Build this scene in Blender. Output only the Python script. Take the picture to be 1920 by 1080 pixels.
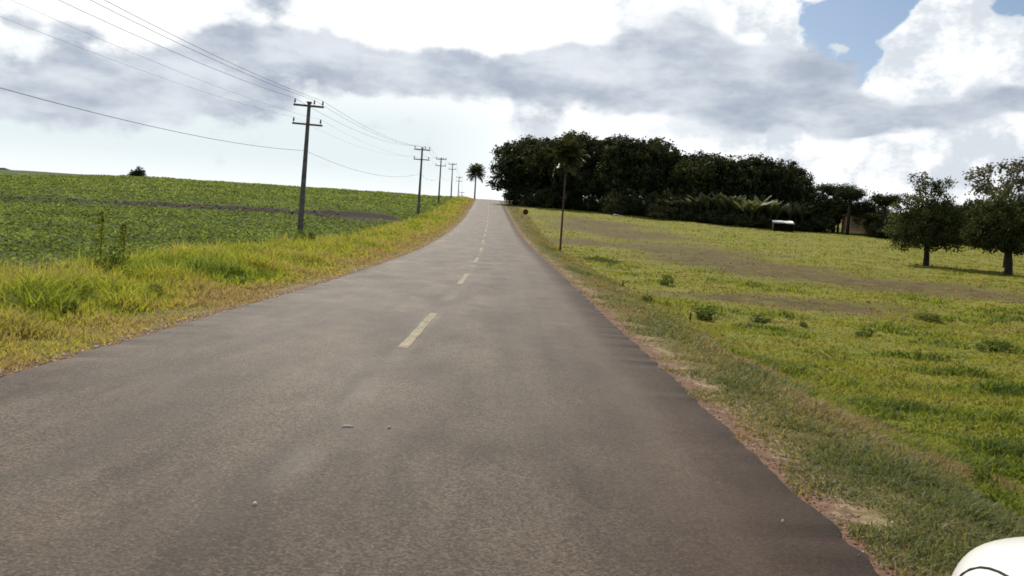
import bpy, math, random
import numpy as np
from mathutils import Vector, Matrix

for o in list(bpy.data.objects): bpy.data.objects.remove(o)
random.seed(7); rng = np.random.default_rng(7)
S = bpy.context.scene
COL = S.collection
R = math.radians

# ------------------------------------------------------------------ camera
CAM_H = 1.55
F = 1663.0                                   # focal length in pixels of the 1920 px photograph
PITCH, YAW, ROLL = R(-3.78), R(0.13), R(3.5)
CAM = Vector((0, 0, CAM_H))
_f = Vector((math.sin(YAW) * math.cos(PITCH), math.cos(YAW) * math.cos(PITCH), math.sin(PITCH)))
_r0 = Vector((math.cos(YAW), -math.sin(YAW), 0)); _u0 = _r0.cross(_f)
_r = _r0 * math.cos(ROLL) + _u0 * math.sin(ROLL); _u = _u0 * math.cos(ROLL) - _r0 * math.sin(ROLL)
cd = bpy.data.cameras.new('camera'); cam = bpy.data.objects.new('camera', cd); COL.objects.link(cam)
cd.sensor_width = 36; cd.lens = 36 * F / 1920; cd.clip_start = 0.05; cd.clip_end = 9000
m = Matrix((_r, _u, -_f)).transposed().to_4x4(); m.translation = CAM; cam.matrix_world = m
S.camera = cam
def ray(px, py): return (_f + _r * ((px - 960) / F) - _u * ((py - 540) / F))
def proj(p):
    d = np.asarray(p, float) - np.array(CAM)
    z = d @ np.array(_f)
    return 960 + F * (d @ np.array(_r)) / z, 540 - F * (d @ np.array(_u)) / z, z

# ------------------------------------------------------------------ node helper
class V:
    """a float socket with arithmetic"""
    nt = None
    def __init__(s, k): s.k = k
    @staticmethod
    def m(op, *a, clamp=False):
        n = V.nt.nodes.new('ShaderNodeMath'); n.operation = op; n.use_clamp = clamp
        for i, x in enumerate(a):
            if isinstance(x, V): V.nt.links.new(x.k, n.inputs[i])
            else: n.inputs[i].default_value = x
        return V(n.outputs[0])
    def __add__(s, o): return V.m('ADD', s, o)
    __radd__ = __add__
    def __sub__(s, o): return V.m('SUBTRACT', s, o)
    def __rsub__(s, o): return V.m('SUBTRACT', o, s)
    def __mul__(s, o): return V.m('MULTIPLY', s, o)
    __rmul__ = __mul__
    def __truediv__(s, o): return V.m('DIVIDE', s, o)
    def clamp(s): return V.m('ADD', s, 0.0, clamp=True)
    def abs(s): return V.m('ABSOLUTE', s)
    def step(s, a, b):
        n = V.nt.nodes.new('ShaderNodeMapRange'); n.interpolation_type = 'SMOOTHSTEP'
        V.nt.links.new(s.k, n.inputs[0]); n.inputs[1].default_value = a; n.inputs[2].default_value = b
        return V(n.outputs[0])
def nd(t, **kw):
    n = V.nt.nodes.new(t)
    for k, v in kw.items(): setattr(n, k, v)
    return n
def lk(a, b): V.nt.links.new(a.k if isinstance(a, V) else a, b)
def noise(vec, scale, detail=4, rough=.55, dist=0.0, out='Fac'):
    n = nd('ShaderNodeTexNoise'); n.inputs['Scale'].default_value = scale; n.inputs['Detail'].default_value = detail
    n.inputs['Roughness'].default_value = rough; n.inputs['Distortion'].default_value = dist
    if vec is not None: lk(vec, n.inputs['Vector'])
    return V(n.outputs[out])
def mix(f, a, b, mode='MIX'):
    n = nd('ShaderNodeMix', data_type='RGBA', blend_type=mode)
    for i, x in ((0, f), (6, a), (7, b)):
        if isinstance(x, V): lk(x, n.inputs[i])
        elif i == 0: n.inputs[0].default_value = x
        else: n.inputs[i].default_value = (*x, 1) if len(x) == 3 else x
    return V(n.outputs[2])
def xyz(a, b, c):
    n = nd('ShaderNodeCombineXYZ')
    for i, x in enumerate((a, b, c)):
        if isinstance(x, V): lk(x, n.inputs[i])
        else: n.inputs[i].default_value = x
    return V(n.outputs[0])
def vscale(vec, sc):
    n = nd('ShaderNodeVectorMath', operation='MULTIPLY'); lk(vec, n.inputs[0]); n.inputs[1].default_value = sc
    return V(n.outputs[0])

# ------------------------------------------------------------------ sky and sun
SUN_EL, SUN_AZ = R(39), R(-13)               # azimuth from +Y, clockwise seen from above
W = bpy.data.worlds.new('World'); S.world = W; W.use_nodes = True
V.nt = W.node_tree; W.node_tree.nodes.clear()
sky = nd('ShaderNodeTexSky', sky_type='NISHITA', sun_disc=False, sun_elevation=SUN_EL, sun_rotation=SUN_AZ, altitude=600, air_density=1.0, dust_density=1.6, ozone_density=1.6)
tc = nd('ShaderNodeTexCoord'); D = V(tc.outputs['Generated'])
sp = nd('ShaderNodeSeparateXYZ'); lk(D, sp.inputs[0])
dx, dy, dz = (V(sp.outputs[i]) for i in range(3))
U = V.m('ARCTAN2', dx, dy) * 57.2958; E = V.m('ARCSINE', dz) * 57.2958
wn = noise(vscale(D, (1, 1, 1.7)), 5.0, 3, .6, out='Color')
ws = nd('ShaderNodeSeparateXYZ'); lk(wn, ws.inputs[0])
Uw = U + (V(ws.outputs[0]) - .5) * 9.0; Ew = E + (V(ws.outputs[1]) - .5) * 5.0
UV = xyz(Uw, Ew, 0.0)
def blobs(lst):
    acc = None
    for px, py, hw, hh, wgt in lst:
        d = ray(px, py).normalized(); u0 = math.degrees(math.atan2(d.x, d.y)); v0 = math.degrees(math.asin(d.z))
        su, sv = hw / 29.0, hh / 29.0
        n = nd('ShaderNodeVectorMath', operation='MULTIPLY_ADD'); lk(UV, n.inputs[0])
        n.inputs[1].default_value = (1 / su, 1 / sv, 0); n.inputs[2].default_value = (-u0 / su, -v0 / sv, 0)
        q = nd('ShaderNodeVectorMath', operation='DOT_PRODUCT'); lk(n.outputs[0], q.inputs[0]); lk(n.outputs[0], q.inputs[1])
        e = V.m('POWER', .45, V(q.outputs['Value'])) * wgt
        acc = e if acc is None else acc + e
    return acc
GREY = [(40, 165, 130, 42, .9), (200, 150, 130, 40, .9), (340, 150, 120, 44, .9), (440, 190, 90, 22, .7), (430, 100, 90, 30, .9), (570, 115, 100, 34, .9),
        (660, 130, 80, 30, .8), (660, 186, 62, 18, .9), (480, 8, 70, 30, .8), (760, 150, 80, 30, .7), (850, 150, 100, 32, .9), (980, 150, 120, 40, .95),
        (1110, 165, 100, 45, .95), (1090, 100, 60, 34, .5), (1250, 120, 110, 60, .85), (1370, 135, 110, 60, .95), (1490, 160, 110, 50, 1.), (1270, 50, 70, 40, .35),
        (1590, 205, 100, 26, .9), (1720, 232, 150, 18, .95), (1860, 200, 80, 32, .9), (1800, 150, 36, 30, .45), (120, 55, 34, 16, .5), (0, 45, 26, 14, .6),
        (960, 215, 26, 24, .3), (1340, 235, 60, 14, .35), (1020, 235, 40, 20, .3)]
BLUE = [(1625, 55, 66, 70, 1.2), (1600, 20, 70, 40, .8), (1600, 110, 40, 40, .7), (1895, 15, 70, 30, 1.1), (1570, 232, 42, 12, .8), (1905, 228, 44, 16, .7),
        (1410, 212, 22, 8, .7), (1440, 225, 30, 8, .3), (1790, 265, 60, 12, .35)]
WHITE = [(1720, 120, 80, 76, .9), (1760, 30, 50, 50, .9), (1850, 110, 80, 40, .8), (1440, 55, 55, 34, .7), (1500, 15, 60, 30, .8), (1660, 190, 60, 20, .5),
         (950, 60, 150, 40, .35), (1578, 100, 14, 12, .7), (1240, 225, 120, 20, .5), (1480, 260, 220, 24, .5), (780, 60, 200, 34, .5), (700, 215, 120, 16, .5)]
fine = noise(vscale(D, (1, 1, 1.6)), 13.0, 6, .62)
big = noise(vscale(D, (1, 1, 2.2)), 2.6, 2, .5)
puff = noise(vscale(D, (1, 1, 1.5)), 26.0, 5, .62)
# how far a direction lies from the part of the sky that the blobs describe: there the cloud cover goes on by noise alone
inview = (E.step(20, 27) * -1.0 + 1.0) * (U.abs().step(36, 48) * -1.0 + 1.0)
rest = 1.0 - inview
gb = blobs(GREY); bb = blobs(BLUE); wb = blobs(WHITE)
grey = (gb - wb * .75 + rest * (big.step(.42, .62) * .8) + (fine - .5) * 1.7 + (puff - .5) * .7).step(.14, .74)
blue = (bb - wb * .8 + rest * (big.step(.42, .56) * -1.0 + 1.0) * .9 + (fine - .5) * 1.6 + (puff - .5) * 1.7).step(.32, .62)
sunv = Vector((math.sin(SUN_AZ) * math.cos(SUN_EL), math.cos(SUN_AZ) * math.cos(SUN_EL), math.sin(SUN_EL)))
dn = nd('ShaderNodeVectorMath', operation='DOT_PRODUCT'); lk(D, dn.inputs[0]); dn.inputs[1].default_value = sunv
toward = V(dn.outputs['Value'])
glow = toward.step(-.3, 1.0)
skyc = mix(1.0, V(sky.outputs[0]), (.085, .088, .09), 'MULTIPLY')
# thin bright haze low on the left, whiter near the sun
wl = (puff.step(.3, .75) * .5 + .72) * (glow * .55 + .32)
white = mix(1.0, (1.12, 1.13, 1.13), xyz(wl, wl, wl), 'MULTIPLY')
white = mix(inview, white, mix((puff * .5 + fine * .5).step(.57, .40) * U.step(3, 15) * .9, (1.08, 1.10, 1.11), (.66, .72, .79)))
gl = noise(vscale(D, (1, 1, 2.5)), 9.0, 4, .6)
greyc = mix(gl.step(.30, .70), (.41, .47, .57), (.76, .81, .87))
lowhaze = (E.step(5.5, 10) * -1.0 + 1.0) * (U.step(-7, 3) * -1.0 + 1.0)
hz = mix(E.step(1.0, 4.0), (1.0, 1.04, 1.04), (.77, .87, .90))
c = mix(blue, white, skyc)
c = mix(lowhaze * .85, c, hz)
c = mix(grey * (E.step(2, 5)) * (fine.step(.3, .6) * .2 + .8), c, greyc)
bg = nd('ShaderNodeBackground'); lk(c, bg.inputs[0]); bg.inputs[1].default_value = 1.0
wo = nd('ShaderNodeOutputWorld'); lk(bg.outputs[0], wo.inputs[0])
W.cycles.sampling_method = 'MANUAL'; W.cycles.sample_map_resolution = 512

sl = bpy.data.lights.new('sun', 'SUN'); so = bpy.data.objects.new('sun', sl); COL.objects.link(so)
sl.energy = 5.0; sl.angle = R(.53); sl.color = (1, .93, .80)
so.rotation_euler = (-sunv).to_track_quat('-Z', 'Y').to_euler(); so.location = (-20, 60, 60)
S.view_settings.view_transform = 'Standard'; S.view_settings.look = 'None'; S.view_settings.exposure = 0; S.view_settings.gamma = 1
S.render.engine = 'CYCLES'; S.cycles.max_bounces = 4; S.cycles.diffuse_bounces = 3; S.cycles.use_adaptive_sampling = True; S.cycles.adaptive_threshold = .025; S.cycles.glossy_bounces = 2; S.cycles.transparent_max_bounces = 6
S.cycles.filter_width = 1.7
S.cycles.use_denoising = True

# ------------------------------------------------------------------ materials
MATS = {}
def material(name):
    mt = bpy.data.materials.new(name); mt.use_nodes = True; V.nt = mt.node_tree; mt.node_tree.nodes.clear(); MATS[name] = mt
    return mt
def principled(col, rough=.8, spec=.3, bump=None, metal=0.0, bdist=.02):
    p = nd('ShaderNodeBsdfPrincipled')
    if isinstance(col, V): lk(col, p.inputs['Base Color'])
    else: p.inputs['Base Color'].default_value = (*col, 1)
    if isinstance(rough, V): lk(rough, p.inputs['Roughness'])
    else: p.inputs['Roughness'].default_value = rough
    p.inputs['Specular IOR Level'].default_value = spec; p.inputs['Metallic'].default_value = metal
    if bump is not None:
        b = nd('ShaderNodeBump'); b.inputs['Strength'].default_value = bump[1]; b.inputs['Distance'].default_value = bdist; lk(bump[0], b.inputs['Height']); lk(b.outputs[0], p.inputs['Normal'])
    o = nd('ShaderNodeOutputMaterial'); lk(p.outputs[0], o.inputs[0])
    return p
def ramp(fac, stops):
    n = nd('ShaderNodeValToRGB'); lk(fac, n.inputs[0]); r = n.color_ramp
    while len(r.elements) < len(stops): r.elements.new(.5)
    for e, (p, c) in zip(r.elements, stops): e.position = p; e.color = (*c, 1)
    return V(n.outputs[0])
def attr(name): return V(nd('ShaderNodeAttribute', attribute_name=name).outputs['Fac'])
def leafmat(name, stops, transl=.35, rough=.6, spec=.12):
    material(name); col = ramp(attr('rnd'), stops)
    p = nd('ShaderNodeBsdfPrincipled'); lk(col, p.inputs['Base Color']); p.inputs['Roughness'].default_value = rough; p.inputs['Specular IOR Level'].default_value = spec
    t = nd('ShaderNodeBsdfTranslucent'); lk(mix(1.0, col, (1.25, 1.2, .7), 'MULTIPLY'), t.inputs[0])
    mx = nd('ShaderNodeMixShader'); mx.inputs[0].default_value = transl; lk(p.outputs[0], mx.inputs[1]); lk(t.outputs[0], mx.inputs[2])
    o = nd('ShaderNodeOutputMaterial'); lk(mx.outputs[0], o.inputs[0])
leafmat('verge_grass', [(0, (.33, .25, .145)), (.25, (.38, .31, .135)), (.45, (.37, .35, .07)), (.75, (.28, .335, .045)), (1, (.10, .15, .03))], .5)
leafmat('dry_grass', [(0, (.28, .19, .11)), (.3, (.34, .26, .14)), (.55, (.26, .235, .105)), (.75, (.21, .21, .085)), (1, (.13, .155, .065))], .4)
leafmat('pasture_grass', [(0, (.15, .105, .05)), (.3, (.28, .245, .06)), (.6, (.235, .26, .04)), (.88, (.155, .205, .032)), (1, (.07, .105, .024))], .45)
leafmat('crop_leaf', [(0, (.095, .125, .042)), (.5, (.175, .23, .072)), (.85, (.23, .28, .095)), (1, (.30, .32, .13))], .45, .9, .03)
leafmat('wood_leaf', [(0, (.018, .024, .010)), (.5, (.038, .050, .020)), (.8, (.07, .08, .032)), (1, (.12, .125, .05))], .2, .7, .05)
leafmat('shrub_leaf', [(0, (.04, .05, .024)), (.6, (.12, .13, .06)), (1, (.22, .22, .11))], .28, .7, .06)
leafmat('field_tree_leaf', [(0, (.028, .036, .013)), (.6, (.068, .082, .028)), (1, (.13, .14, .05))], .32, .65, .08)
leafmat('sparse_leaf', [(0, (.10, .095, .075)), (.6, (.15, .145, .11)), (1, (.20, .19, .14))], .25, .7, .1)
leafmat('banana_leaf', [(0, (.06, .075, .035)), (.6, (.12, .14, .07)), (1, (.22, .23, .14))], .4, .6, .15)
leafmat('palm_leaf', [(0, (.03, .036, .015)), (.6, (.058, .066, .026)), (1, (.105, .105, .042))], .3, .5, .2)
leafmat('weed_leaf', [(0, (.04, .065, .018)), (.6, (.08, .12, .026)), (1, (.22, .25, .05))], .42)

def simple(name, c1, c2, scale=6, rough=.85, spec=.2, bump=.3, metal=0.0):
    material(name); P = V(nd('ShaderNodeTexCoord').outputs['Object']); n = noise(P, scale, 6, .65)
    principled(mix(n.step(.3, .7), c1, c2), rough, spec, (n, bump), metal)
simple('bark', (.02, .016, .012), (.05, .042, .032), 5)
simple('pale_bark', (.16, .15, .13), (.32, .30, .27), 5)
simple('concrete', (.09, .085, .08), (.19, .18, .17), 3.5)
simple('crossarm', (.11, .07, .06), (.20, .14, .12), 7)
simple('porcelain', (.12, .06, .04), (.22, .11, .08), 9, .3, .5)
simple('wire', (.035, .035, .04), (.06, .06, .065), 3, .5, .4)
simple('soil_clod', (.10, .045, .028), (.20, .10, .062), 9)
simple('stone', (.30, .27, .24), (.55, .52, .48), 14)
simple('plaster', (.46, .26, .15), (.60, .36, .21), 2.5)
simple('sunlit_ochre', (.62, .45, .20), (.74, .56, .28), 3)  # sunlight on the house wall put into the colour of door and plinth
simple('roof_tile', (.075, .045, .035), (.15, .085, .06), 4)
simple('dark_timber', (.010, .008, .006), (.022, .017, .013), 7)
simple('timber', (.05, .032, .02), (.12, .08, .05), 7)
simple('white_paint', (.80, .81, .80), (.84, .84, .83), 1.2, .2, .6, 0.0)
simple('dark_paint', (.012, .014, .018), (.02, .022, .028), 1.2, .3, .5, 0.0)
simple('black_rubber', (.012, .012, .012), (.03, .028, .026), 20, .8, .2)
simple('grey_metal', (.25, .25, .26), (.42, .42, .43), 8, .4, .5, .05, .7)
simple('sign_red', (.04, .015, .012), (.07, .025, .018), 6, .6, .2)
simple('tarpaulin', (.12, .14, .19), (.22, .25, .30), 4, .6)
simple('scrap_paper', (.45, .43, .39), (.58, .56, .52), 30, .9)
material('car_glass'); principled((.012, .016, .018), .06, .6)
material('lamp_glass'); principled((.72, .74, .76), .12, .7)
material('lane_paint')
P = V(nd('ShaderNodeTexCoord').outputs['Object']); n1 = noise(P, 60, 5, .7); n2 = noise(P, 7, 4, .6)
principled(mix((n1 * .6 + n2 * .6).step(.46, .76), (.36, .305, .205), (.15, .125, .095)), .85, .15)

# asphalt: s = metres right of the road's centre line
material('asphalt')
P = V(nd('ShaderNodeTexCoord').outputs['Object']); s_ = attr('s')
ps = nd('ShaderNodeSeparateXYZ'); lk(P, ps.inputs[0]); py_ = V(ps.outputs[1])
grain = noise(P, 52, 4, .8); grit = noise(P, 28, 5, .7); blot = noise(vscale(P, (.9, .35, 1)), 1.1, 5, .62, .4); blot2 = noise(vscale(P, (1, .55, 1)), 2.7, 5, .6)
tl = noise(xyz(s_, py_ * .06, 0.0), 2.2, 4, .55)
val = blot * .62 + blot2 * .34 + tl * .5
col = ramp(val.step(.52, .92), [(0, (.030, .0190, .0120)), (.5, (.064, .0415, .027)), (1, (.118, .081, .054))])
vo = nd('ShaderNodeTexVoronoi'); vo.inputs['Scale'].default_value = 78; lk(P, vo.inputs['Vector'])
vs_ = nd('ShaderNodeSeparateColor'); lk(vo.outputs['Color'], vs_.inputs[0]); stone = V(vs_.outputs[0])
worn = noise(vscale(P, (1, .5, 1)), .7, 4, .6).step(.40, .62)      # where the binder has worn off the stones
col = mix((stone * .7 + grain * .3).step(.25, .75) * (worn * .5 + .5), mix(.62, col, (.012, .009, .007)), mix(.20, col, (.34, .265, .19)))
col = mix(stone.step(.93, .99) * .14, col, (.34, .29, .24))
col = mix(grit.step(.40, .27) * .5, col, (.022, .017, .014))
track = ((s_.abs() - 1.55 + (blot2 - .5) * .5).abs().step(.15, .6) * -1.0 + 1.0) * blot.step(.40, .62)
col = mix(track * .30, col, (.035, .026, .021))
# red dust worked into the right edge, worn pale paint along the centre, a sealed joint beside it
edge = (s_ + (blot2 - .5) * 1.0).step(1.3, 3.05)
col = mix(edge * .6, col, (.058, .032, .020))
joint = ((s_ + .13 + (blot - .5) * .22).abs().step(.03, .14) * -1.0 + 1.0) * blot2.step(.42, .60)
col = mix(joint * .5, col, (.045, .038, .033))
pale = ((s_ - .02).abs().step(.05, .17) * -1.0 + 1.0) * noise(P, .5, 2, .5).step(.42, .62)
col = mix(pale * .22, col, (.25, .225, .19))
principled(col, mix(blot, (.80, .80, .80), (.66, .66, .66)), .15, (stone * .6 + grain * .6 + grit * .5, .55), bdist=.012)

# ground
material('ground_cover')
P = V(nd('ShaderNodeTexCoord').outputs['Object']); s_ = attr('s')
ps = nd('ShaderNodeSeparateXYZ'); lk(P, ps.inputs[0]); px_, py_ = V(ps.outputs[0]), V(ps.outputs[1])
n1 = noise(P, 1.4, 6, .6); n2 = noise(P, 9, 5, .65); n3 = noise(P, .16, 5, .6); n4 = noise(vscale(P, (.35, 1, 1)), .32, 5, .62)
past = ramp(n4 * .6 + n1 * .45, [(.28, (.10, .12, .02)), (.42, (.16, .175, .026)), (.56, (.20, .19, .035)), (.72, (.21, .18, .045))])
past = mix(attr('brown') * (n1 * .6 + n2 * .4).step(.22, .6), past, ramp(n2, [(.3, (.065, .043, .022)), (.6, (.11, .076, .038)), (.8, (.14, .105, .05))]))
crop = ramp(n1 * .5 + n2 * .5, [(.3, (.035, .05, .016)), (.5, (.06, .09, .026)), (.7, (.085, .115, .034))])
crop = mix(n3.step(.5, .68) * .45, crop, (.085, .10, .026))
soil = ramp(n2, [(.3, (.018, .011, .008)), (.55, (.036, .021, .016)), (.75, (.06, .036, .027))])
crop = mix((attr('soil') * 1.25 + (n1 - .5) * .9).step(.35, .75), crop, soil)
verge = ramp(n2 * .6 + n1 * .4, [(.3, (.07, .055, .025)), (.5, (.13, .11, .04)), (.7, (.19, .16, .06))])
straw = ramp(n2, [(.34, (.11, .065, .042)), (.5, (.24, .175, .105)), (.66, (.36, .28, .17))])
a_ = s_.abs()
jit = (n1 - .5) * 1.4
col = mix((s_ + jit).step(5.0, 6.4), verge, past)
col = mix((s_ + jit).step(-6.6, -8.2), col, crop)
col = mix((a_ + jit * .6).step(3.75, 3.35), col, straw)
col = mix((a_ + (n1 - .5) * .55 + (n2 - .5) * .35).step(3.44, 3.26), col, mix(n2.step(.3, .7), (.13, .075, .05), (.23, .14, .095)))
principled(col, .95, .08, (n2 + n1, .6), bdist=.06)

# ------------------------------------------------------------------ terrain
def hermite(xs, ys):
    xs = np.array(xs, float); ys = np.array(ys, float); d = np.diff(ys) / np.diff(xs)
    t = np.concatenate([[d[0]], np.where(d[:-1] * d[1:] > 0, 2 * d[:-1] * d[1:] / (d[:-1] + d[1:] + 1e-12), 0), [d[-1]]])
    def f(x):
        x = np.clip(np.asarray(x, float), xs[0], xs[-1]); i = np.clip(np.searchsorted(xs, x) - 1, 0, len(xs) - 2)
        h = xs[i + 1] - xs[i]; u = (x - xs[i]) / h
        return (2*u**3 - 3*u**2 + 1) * ys[i] + (u**3 - 2*u**2 + u) * h * t[i] + (-2*u**3 + 3*u**2) * ys[i+1] + (u**3 - u**2) * h * t[i+1]
    return f
PROF = hermite([-80, 14, 38, 65, 111, 160, 200, 224, 240, 256, 285, 350, 500, 700, 5000], [-.02, 0, .16, .65, 2.35, 5.0, 7.25, 8.56, 9.05, 9.15, 8.7, 6, 1, 0, -5])
XC = hermite([-80, 0, 20, 38, 65, 111, 224, 300, 600, 5000], [-1.22, -1.23, -1.28, -1.48, -2.15, -3.3, -6.7, -9, -20, -150])
def sst(x, a, b):
    t = np.clip((x - a) / (b - a), 0, 1); return t * t * (3 - 2 * t)
_tab = rng.random((256, 256))
def vnoise(x, y):
    x = np.asarray(x, float); y = np.asarray(y, float); xi = np.floor(x).astype(int); yi = np.floor(y).astype(int); u = x - xi; v = y - yi
    u = u*u*(3-2*u); v = v*v*(3-2*v); g = lambda a, b: _tab[a & 255, b & 255]
    return (g(xi, yi)*(1-u) + g(xi+1, yi)*u)*(1-v) + (g(xi, yi+1)*(1-u) + g(xi+1, yi+1)*u)*v - .5
def fbm(x, y, o=3): return sum(vnoise(x * 2**k + 17*k, y * 2**k + 9*k) / 2**k for k in range(o))
def terrace(x, y):                              # distance past each field terrace of the crop
    return (y - (97 + (x + 12) * .24 + 3 * fbm(x * .03, 0 * x + 3.3)), y - (128 + (x + 12) * .20 + 4 * fbm(x * .03, 0 * x + 8.3)))
def H(x, y):
    x = np.asarray(x, float); y = np.asarray(y, float); s = x - XC(y); z = PROF(y).copy() + 0 * x
    far = sst(y, 70, 140)
    side_r = sst(s, 3.7, 6.3); z -= side_r * (.62 * (1 - far) - .15 * far) * (1 - sst(y, 190, 260)) 
    z -= sst(-s, 3.1, 4.2) * .06 + sst(s, 3.05, 3.5) * .03
    off = sst(np.abs(s), 4.2, 9)
    z += off * (.22 * fbm(x * .13, y * .13) + .10 * fbm(x * .6, y * .6, 2) + .5 * fbm(x * .02, y * .02) * sst(np.abs(s), 10, 60))
    z += sst(s, 5.2, 8) * (.14 * fbm(x * .9, y * 1.3, 2) + .20 * fbm(x * .16 + 5, y * .42 + 2, 2)) * (1 - sst(y, 60, 120))
    t1, t2 = terrace(x, y); lf = sst(-s, 8, 12)
    z += lf * (.75 * np.exp(-((t1 - 1.2) / 2.2) ** 2) + .35 * np.exp(-((t2 - 1.2) / 2.4) ** 2))
    return z
def soilmask(x, y):
    t1, t2 = terrace(x, y); s = x - XC(y); lf = sst(-s, 7.5, 9)
    w1 = .75 + 1.1 * sst(x, -60, -14); br = np.clip(.95 + 1.0 * fbm(x * .09, y * .05 + 4), 0, 1)
    return lf * np.clip(np.exp(-((t1 + .4) / (1.3 * w1)) ** 2) * (.12 + .9 * sst(x, -62, -26)) * br + .4 * br * np.exp(-((t2 + .2) / 1.1) ** 2) + .9 * sst(x, -22, -15) * np.exp(-((t1 + 4) / 3.5) ** 2), 0, 1)
def hit(px, py):
    """where the ray through a pixel of the photograph meets the terrain"""
    r = ray(px, py); t = np.concatenate([np.arange(2, 60, .05), np.arange(60, 320, .2)])
    X, Y, Z = CAM.x + r.x * t, CAM.y + r.y * t, CAM.z + r.z * t
    b = np.nonzero(Z <= H(X, Y))[0]
    i = b[0] if len(b) else -1
    return Vector((X[i], Y[i], float(H(X[i], Y[i])))) if len(b) else None
def at_depth(px, py, d):
    r = ray(px, py); p = CAM + r * d; return p
def brownmask(x, y):
    m = np.zeros_like(np.asarray(x, float))
    for px, py, rx, ry in BROWN:
        m = np.maximum(m, np.exp(-(((x - px) / rx) ** 2 + ((y - py) / ry) ** 2) * 1.2))
    return np.clip(m * 1.5 + .9 * fbm(x * .12, y * .12), 0, 1) * (m > .06)
BROWN = []
for (px, py, hw, hd) in [(1180, 440, 5, 9), (1260, 470, 6, 8), (1340, 490, 6, 7), (1440, 505, 6, 6.5), (1540, 520, 6, 6), (1650, 535, 6, 5), (1760, 545, 6, 4), (1110, 420, 5, 12), (1400, 562, 4.5, 1.6), (1500, 575, 4, 1.4), (1090, 455, 3, 6)]:
    p = hit(px, py)
    if p: BROWN.append((p.x, p.y, hw * 1.35, hd * 1.5))

def new_mesh(name, verts, faces_flat, nper, mats=(), attrs=None, smooth=False):
    """verts Nx3; faces_flat index array, nper = verts per face (int or array)"""
    me = bpy.data.meshes.new(name); verts = np.asarray(verts, np.float32); ff = np.asarray(faces_flat, np.int32).ravel()
    nf = len(ff) // nper if isinstance(nper, int) else len(nper)
    tot = np.full(nf, nper, np.int32) if isinstance(nper, int) else np.asarray(nper, np.int32)
    st = np.concatenate([[0], np.cumsum(tot)[:-1]]).astype(np.int32)
    me.vertices.add(len(verts)); me.vertices.foreach_set('co', verts.ravel())
    me.loops.add(len(ff)); me.loops.foreach_set('vertex_index', ff)
    me.polygons.add(nf); me.polygons.foreach_set('loop_start', st); me.polygons.foreach_set('loop_total', tot)
    if smooth: me.polygons.foreach_set('use_smooth', np.ones(nf, bool))
    me.update(calc_edges=True)
    for k, v in (attrs or {}).items():
        a = me.attributes.new(k, 'FLOAT', 'POINT'); a.data.foreach_set('value', np.asarray(v, np.float32))
    for mt in mats: me.materials.append(MATS[mt])
    return me
def link(name, data, parent=None, loc=None):
    o = bpy.data.objects.new(name, data); COL.objects.link(o)
    if parent is not None: o.parent = parent
    if loc is not None: o.location = loc
    return o
def tag(o, label=None, cat=None, group=None, kind=None):
    for k, v in (('label', label), ('category', cat), ('group', group), ('kind', kind)):
        if v: o[k] = v
    return o
def thing(name, label, cat, loc, rz=0, group=None, scale=None):
    o = link(name, None, None, loc); o.rotation_euler = (0, 0, rz); o.empty_display_size = .3
    if scale is not None: o.scale = scale
    return tag(o, label, cat, group)
def copy_tree(o, parent=None):
    c = o.copy(); COL.objects.link(c); c.parent = parent
    for ch in list(o.children): copy_tree(ch, c)
    return c

def lines(*segs):
    out = []
    for a, b, st in segs: out += list(np.arange(a, b - 1e-6, st))
    return np.array(sorted(set(np.round(out, 4))))
SL = np.concatenate([[-4000, -2500, -1500, -900, -600, -420, -300], lines((-230, -40, 2.5), (-40, -12, 1.0), (-12, -3.4, .3), (-3.4, -2.9, .1), (-2.9, 2.9, .8), (2.9, 3.7, .1), (3.7, 12, .2), (12, 30, .5), (30, 100, 2), (100, 240, 6)), [300, 420, 600, 900, 1500, 2500, 4000]])
YL = np.concatenate([lines((-70, 0, 4), (0, 30, .25), (30, 70, .5), (70, 140, .8), (140, 300, 2), (300, 720, 12)), [800, 1000, 1400, 2000, 3000, 4500]])
SS, YY = np.meshgrid(SL, YL); XX = SS + XC(YY); ZZ = H(XX, YY)
ZZ = ZZ - .09 * (1 - sst(np.abs(SS), 2.95, 3.06))
ns, ny = len(SL), len(YL)
idx = np.arange(ns * ny).reshape(ny, ns)
q = np.stack([idx[:-1, :-1], idx[:-1, 1:], idx[1:, 1:], idx[1:, :-1]], -1).reshape(-1, 4)
g = link('ground', new_mesh('ground', np.stack([XX, YY, ZZ], -1).reshape(-1, 3), q, 4, ['ground_cover'],
    {'s': SS.ravel(), 'soil': soilmask(XX, YY).ravel(), 'brown': brownmask(XX, YY).ravel()}, True))
tag(g, 'rolling farmland with crop field, grass verges and pasture', kind='structure')

# road sheet with crumbling edges
yl = np.concatenate([lines((-60, 0, 2), (0, 30, .12), (30, 80, .4), (80, 330, 1.5)), [360, 420, 500]])
cs = np.array([-1.0, -.999, -.8, -.5, -.2, 0, .2, .5, .8, .999, 1.0])
Sg, Yg = np.meshgrid(cs, yl)
jr = .05 * fbm(yl * .35, 0 * yl + 2.2) + .07 * fbm(yl * 5, 0 * yl + 7.7, 3); jl = .07 * fbm(yl * 1.1, 0 * yl + 12.2) + .09 * fbm(yl * 4, 0 * yl + 27.7, 3)
half = np.where(Sg > 0, 3.1 + jr[:, None], 3.1 + jl[:, None]); Sx = Sg * half
Zg = PROF(Yg) + .012 + .035 * (1 - Sg ** 2); Zg[:, 0] -= .14; Zg[:, -1] -= .14
n0, n1_ = len(cs), len(yl); idx = np.arange(n0 * n1_).reshape(n1_, n0)
q = np.stack([idx[:-1, :-1], idx[:-1, 1:], idx[1:, 1:], idx[1:, :-1]], -1).reshape(-1, 4)
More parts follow.
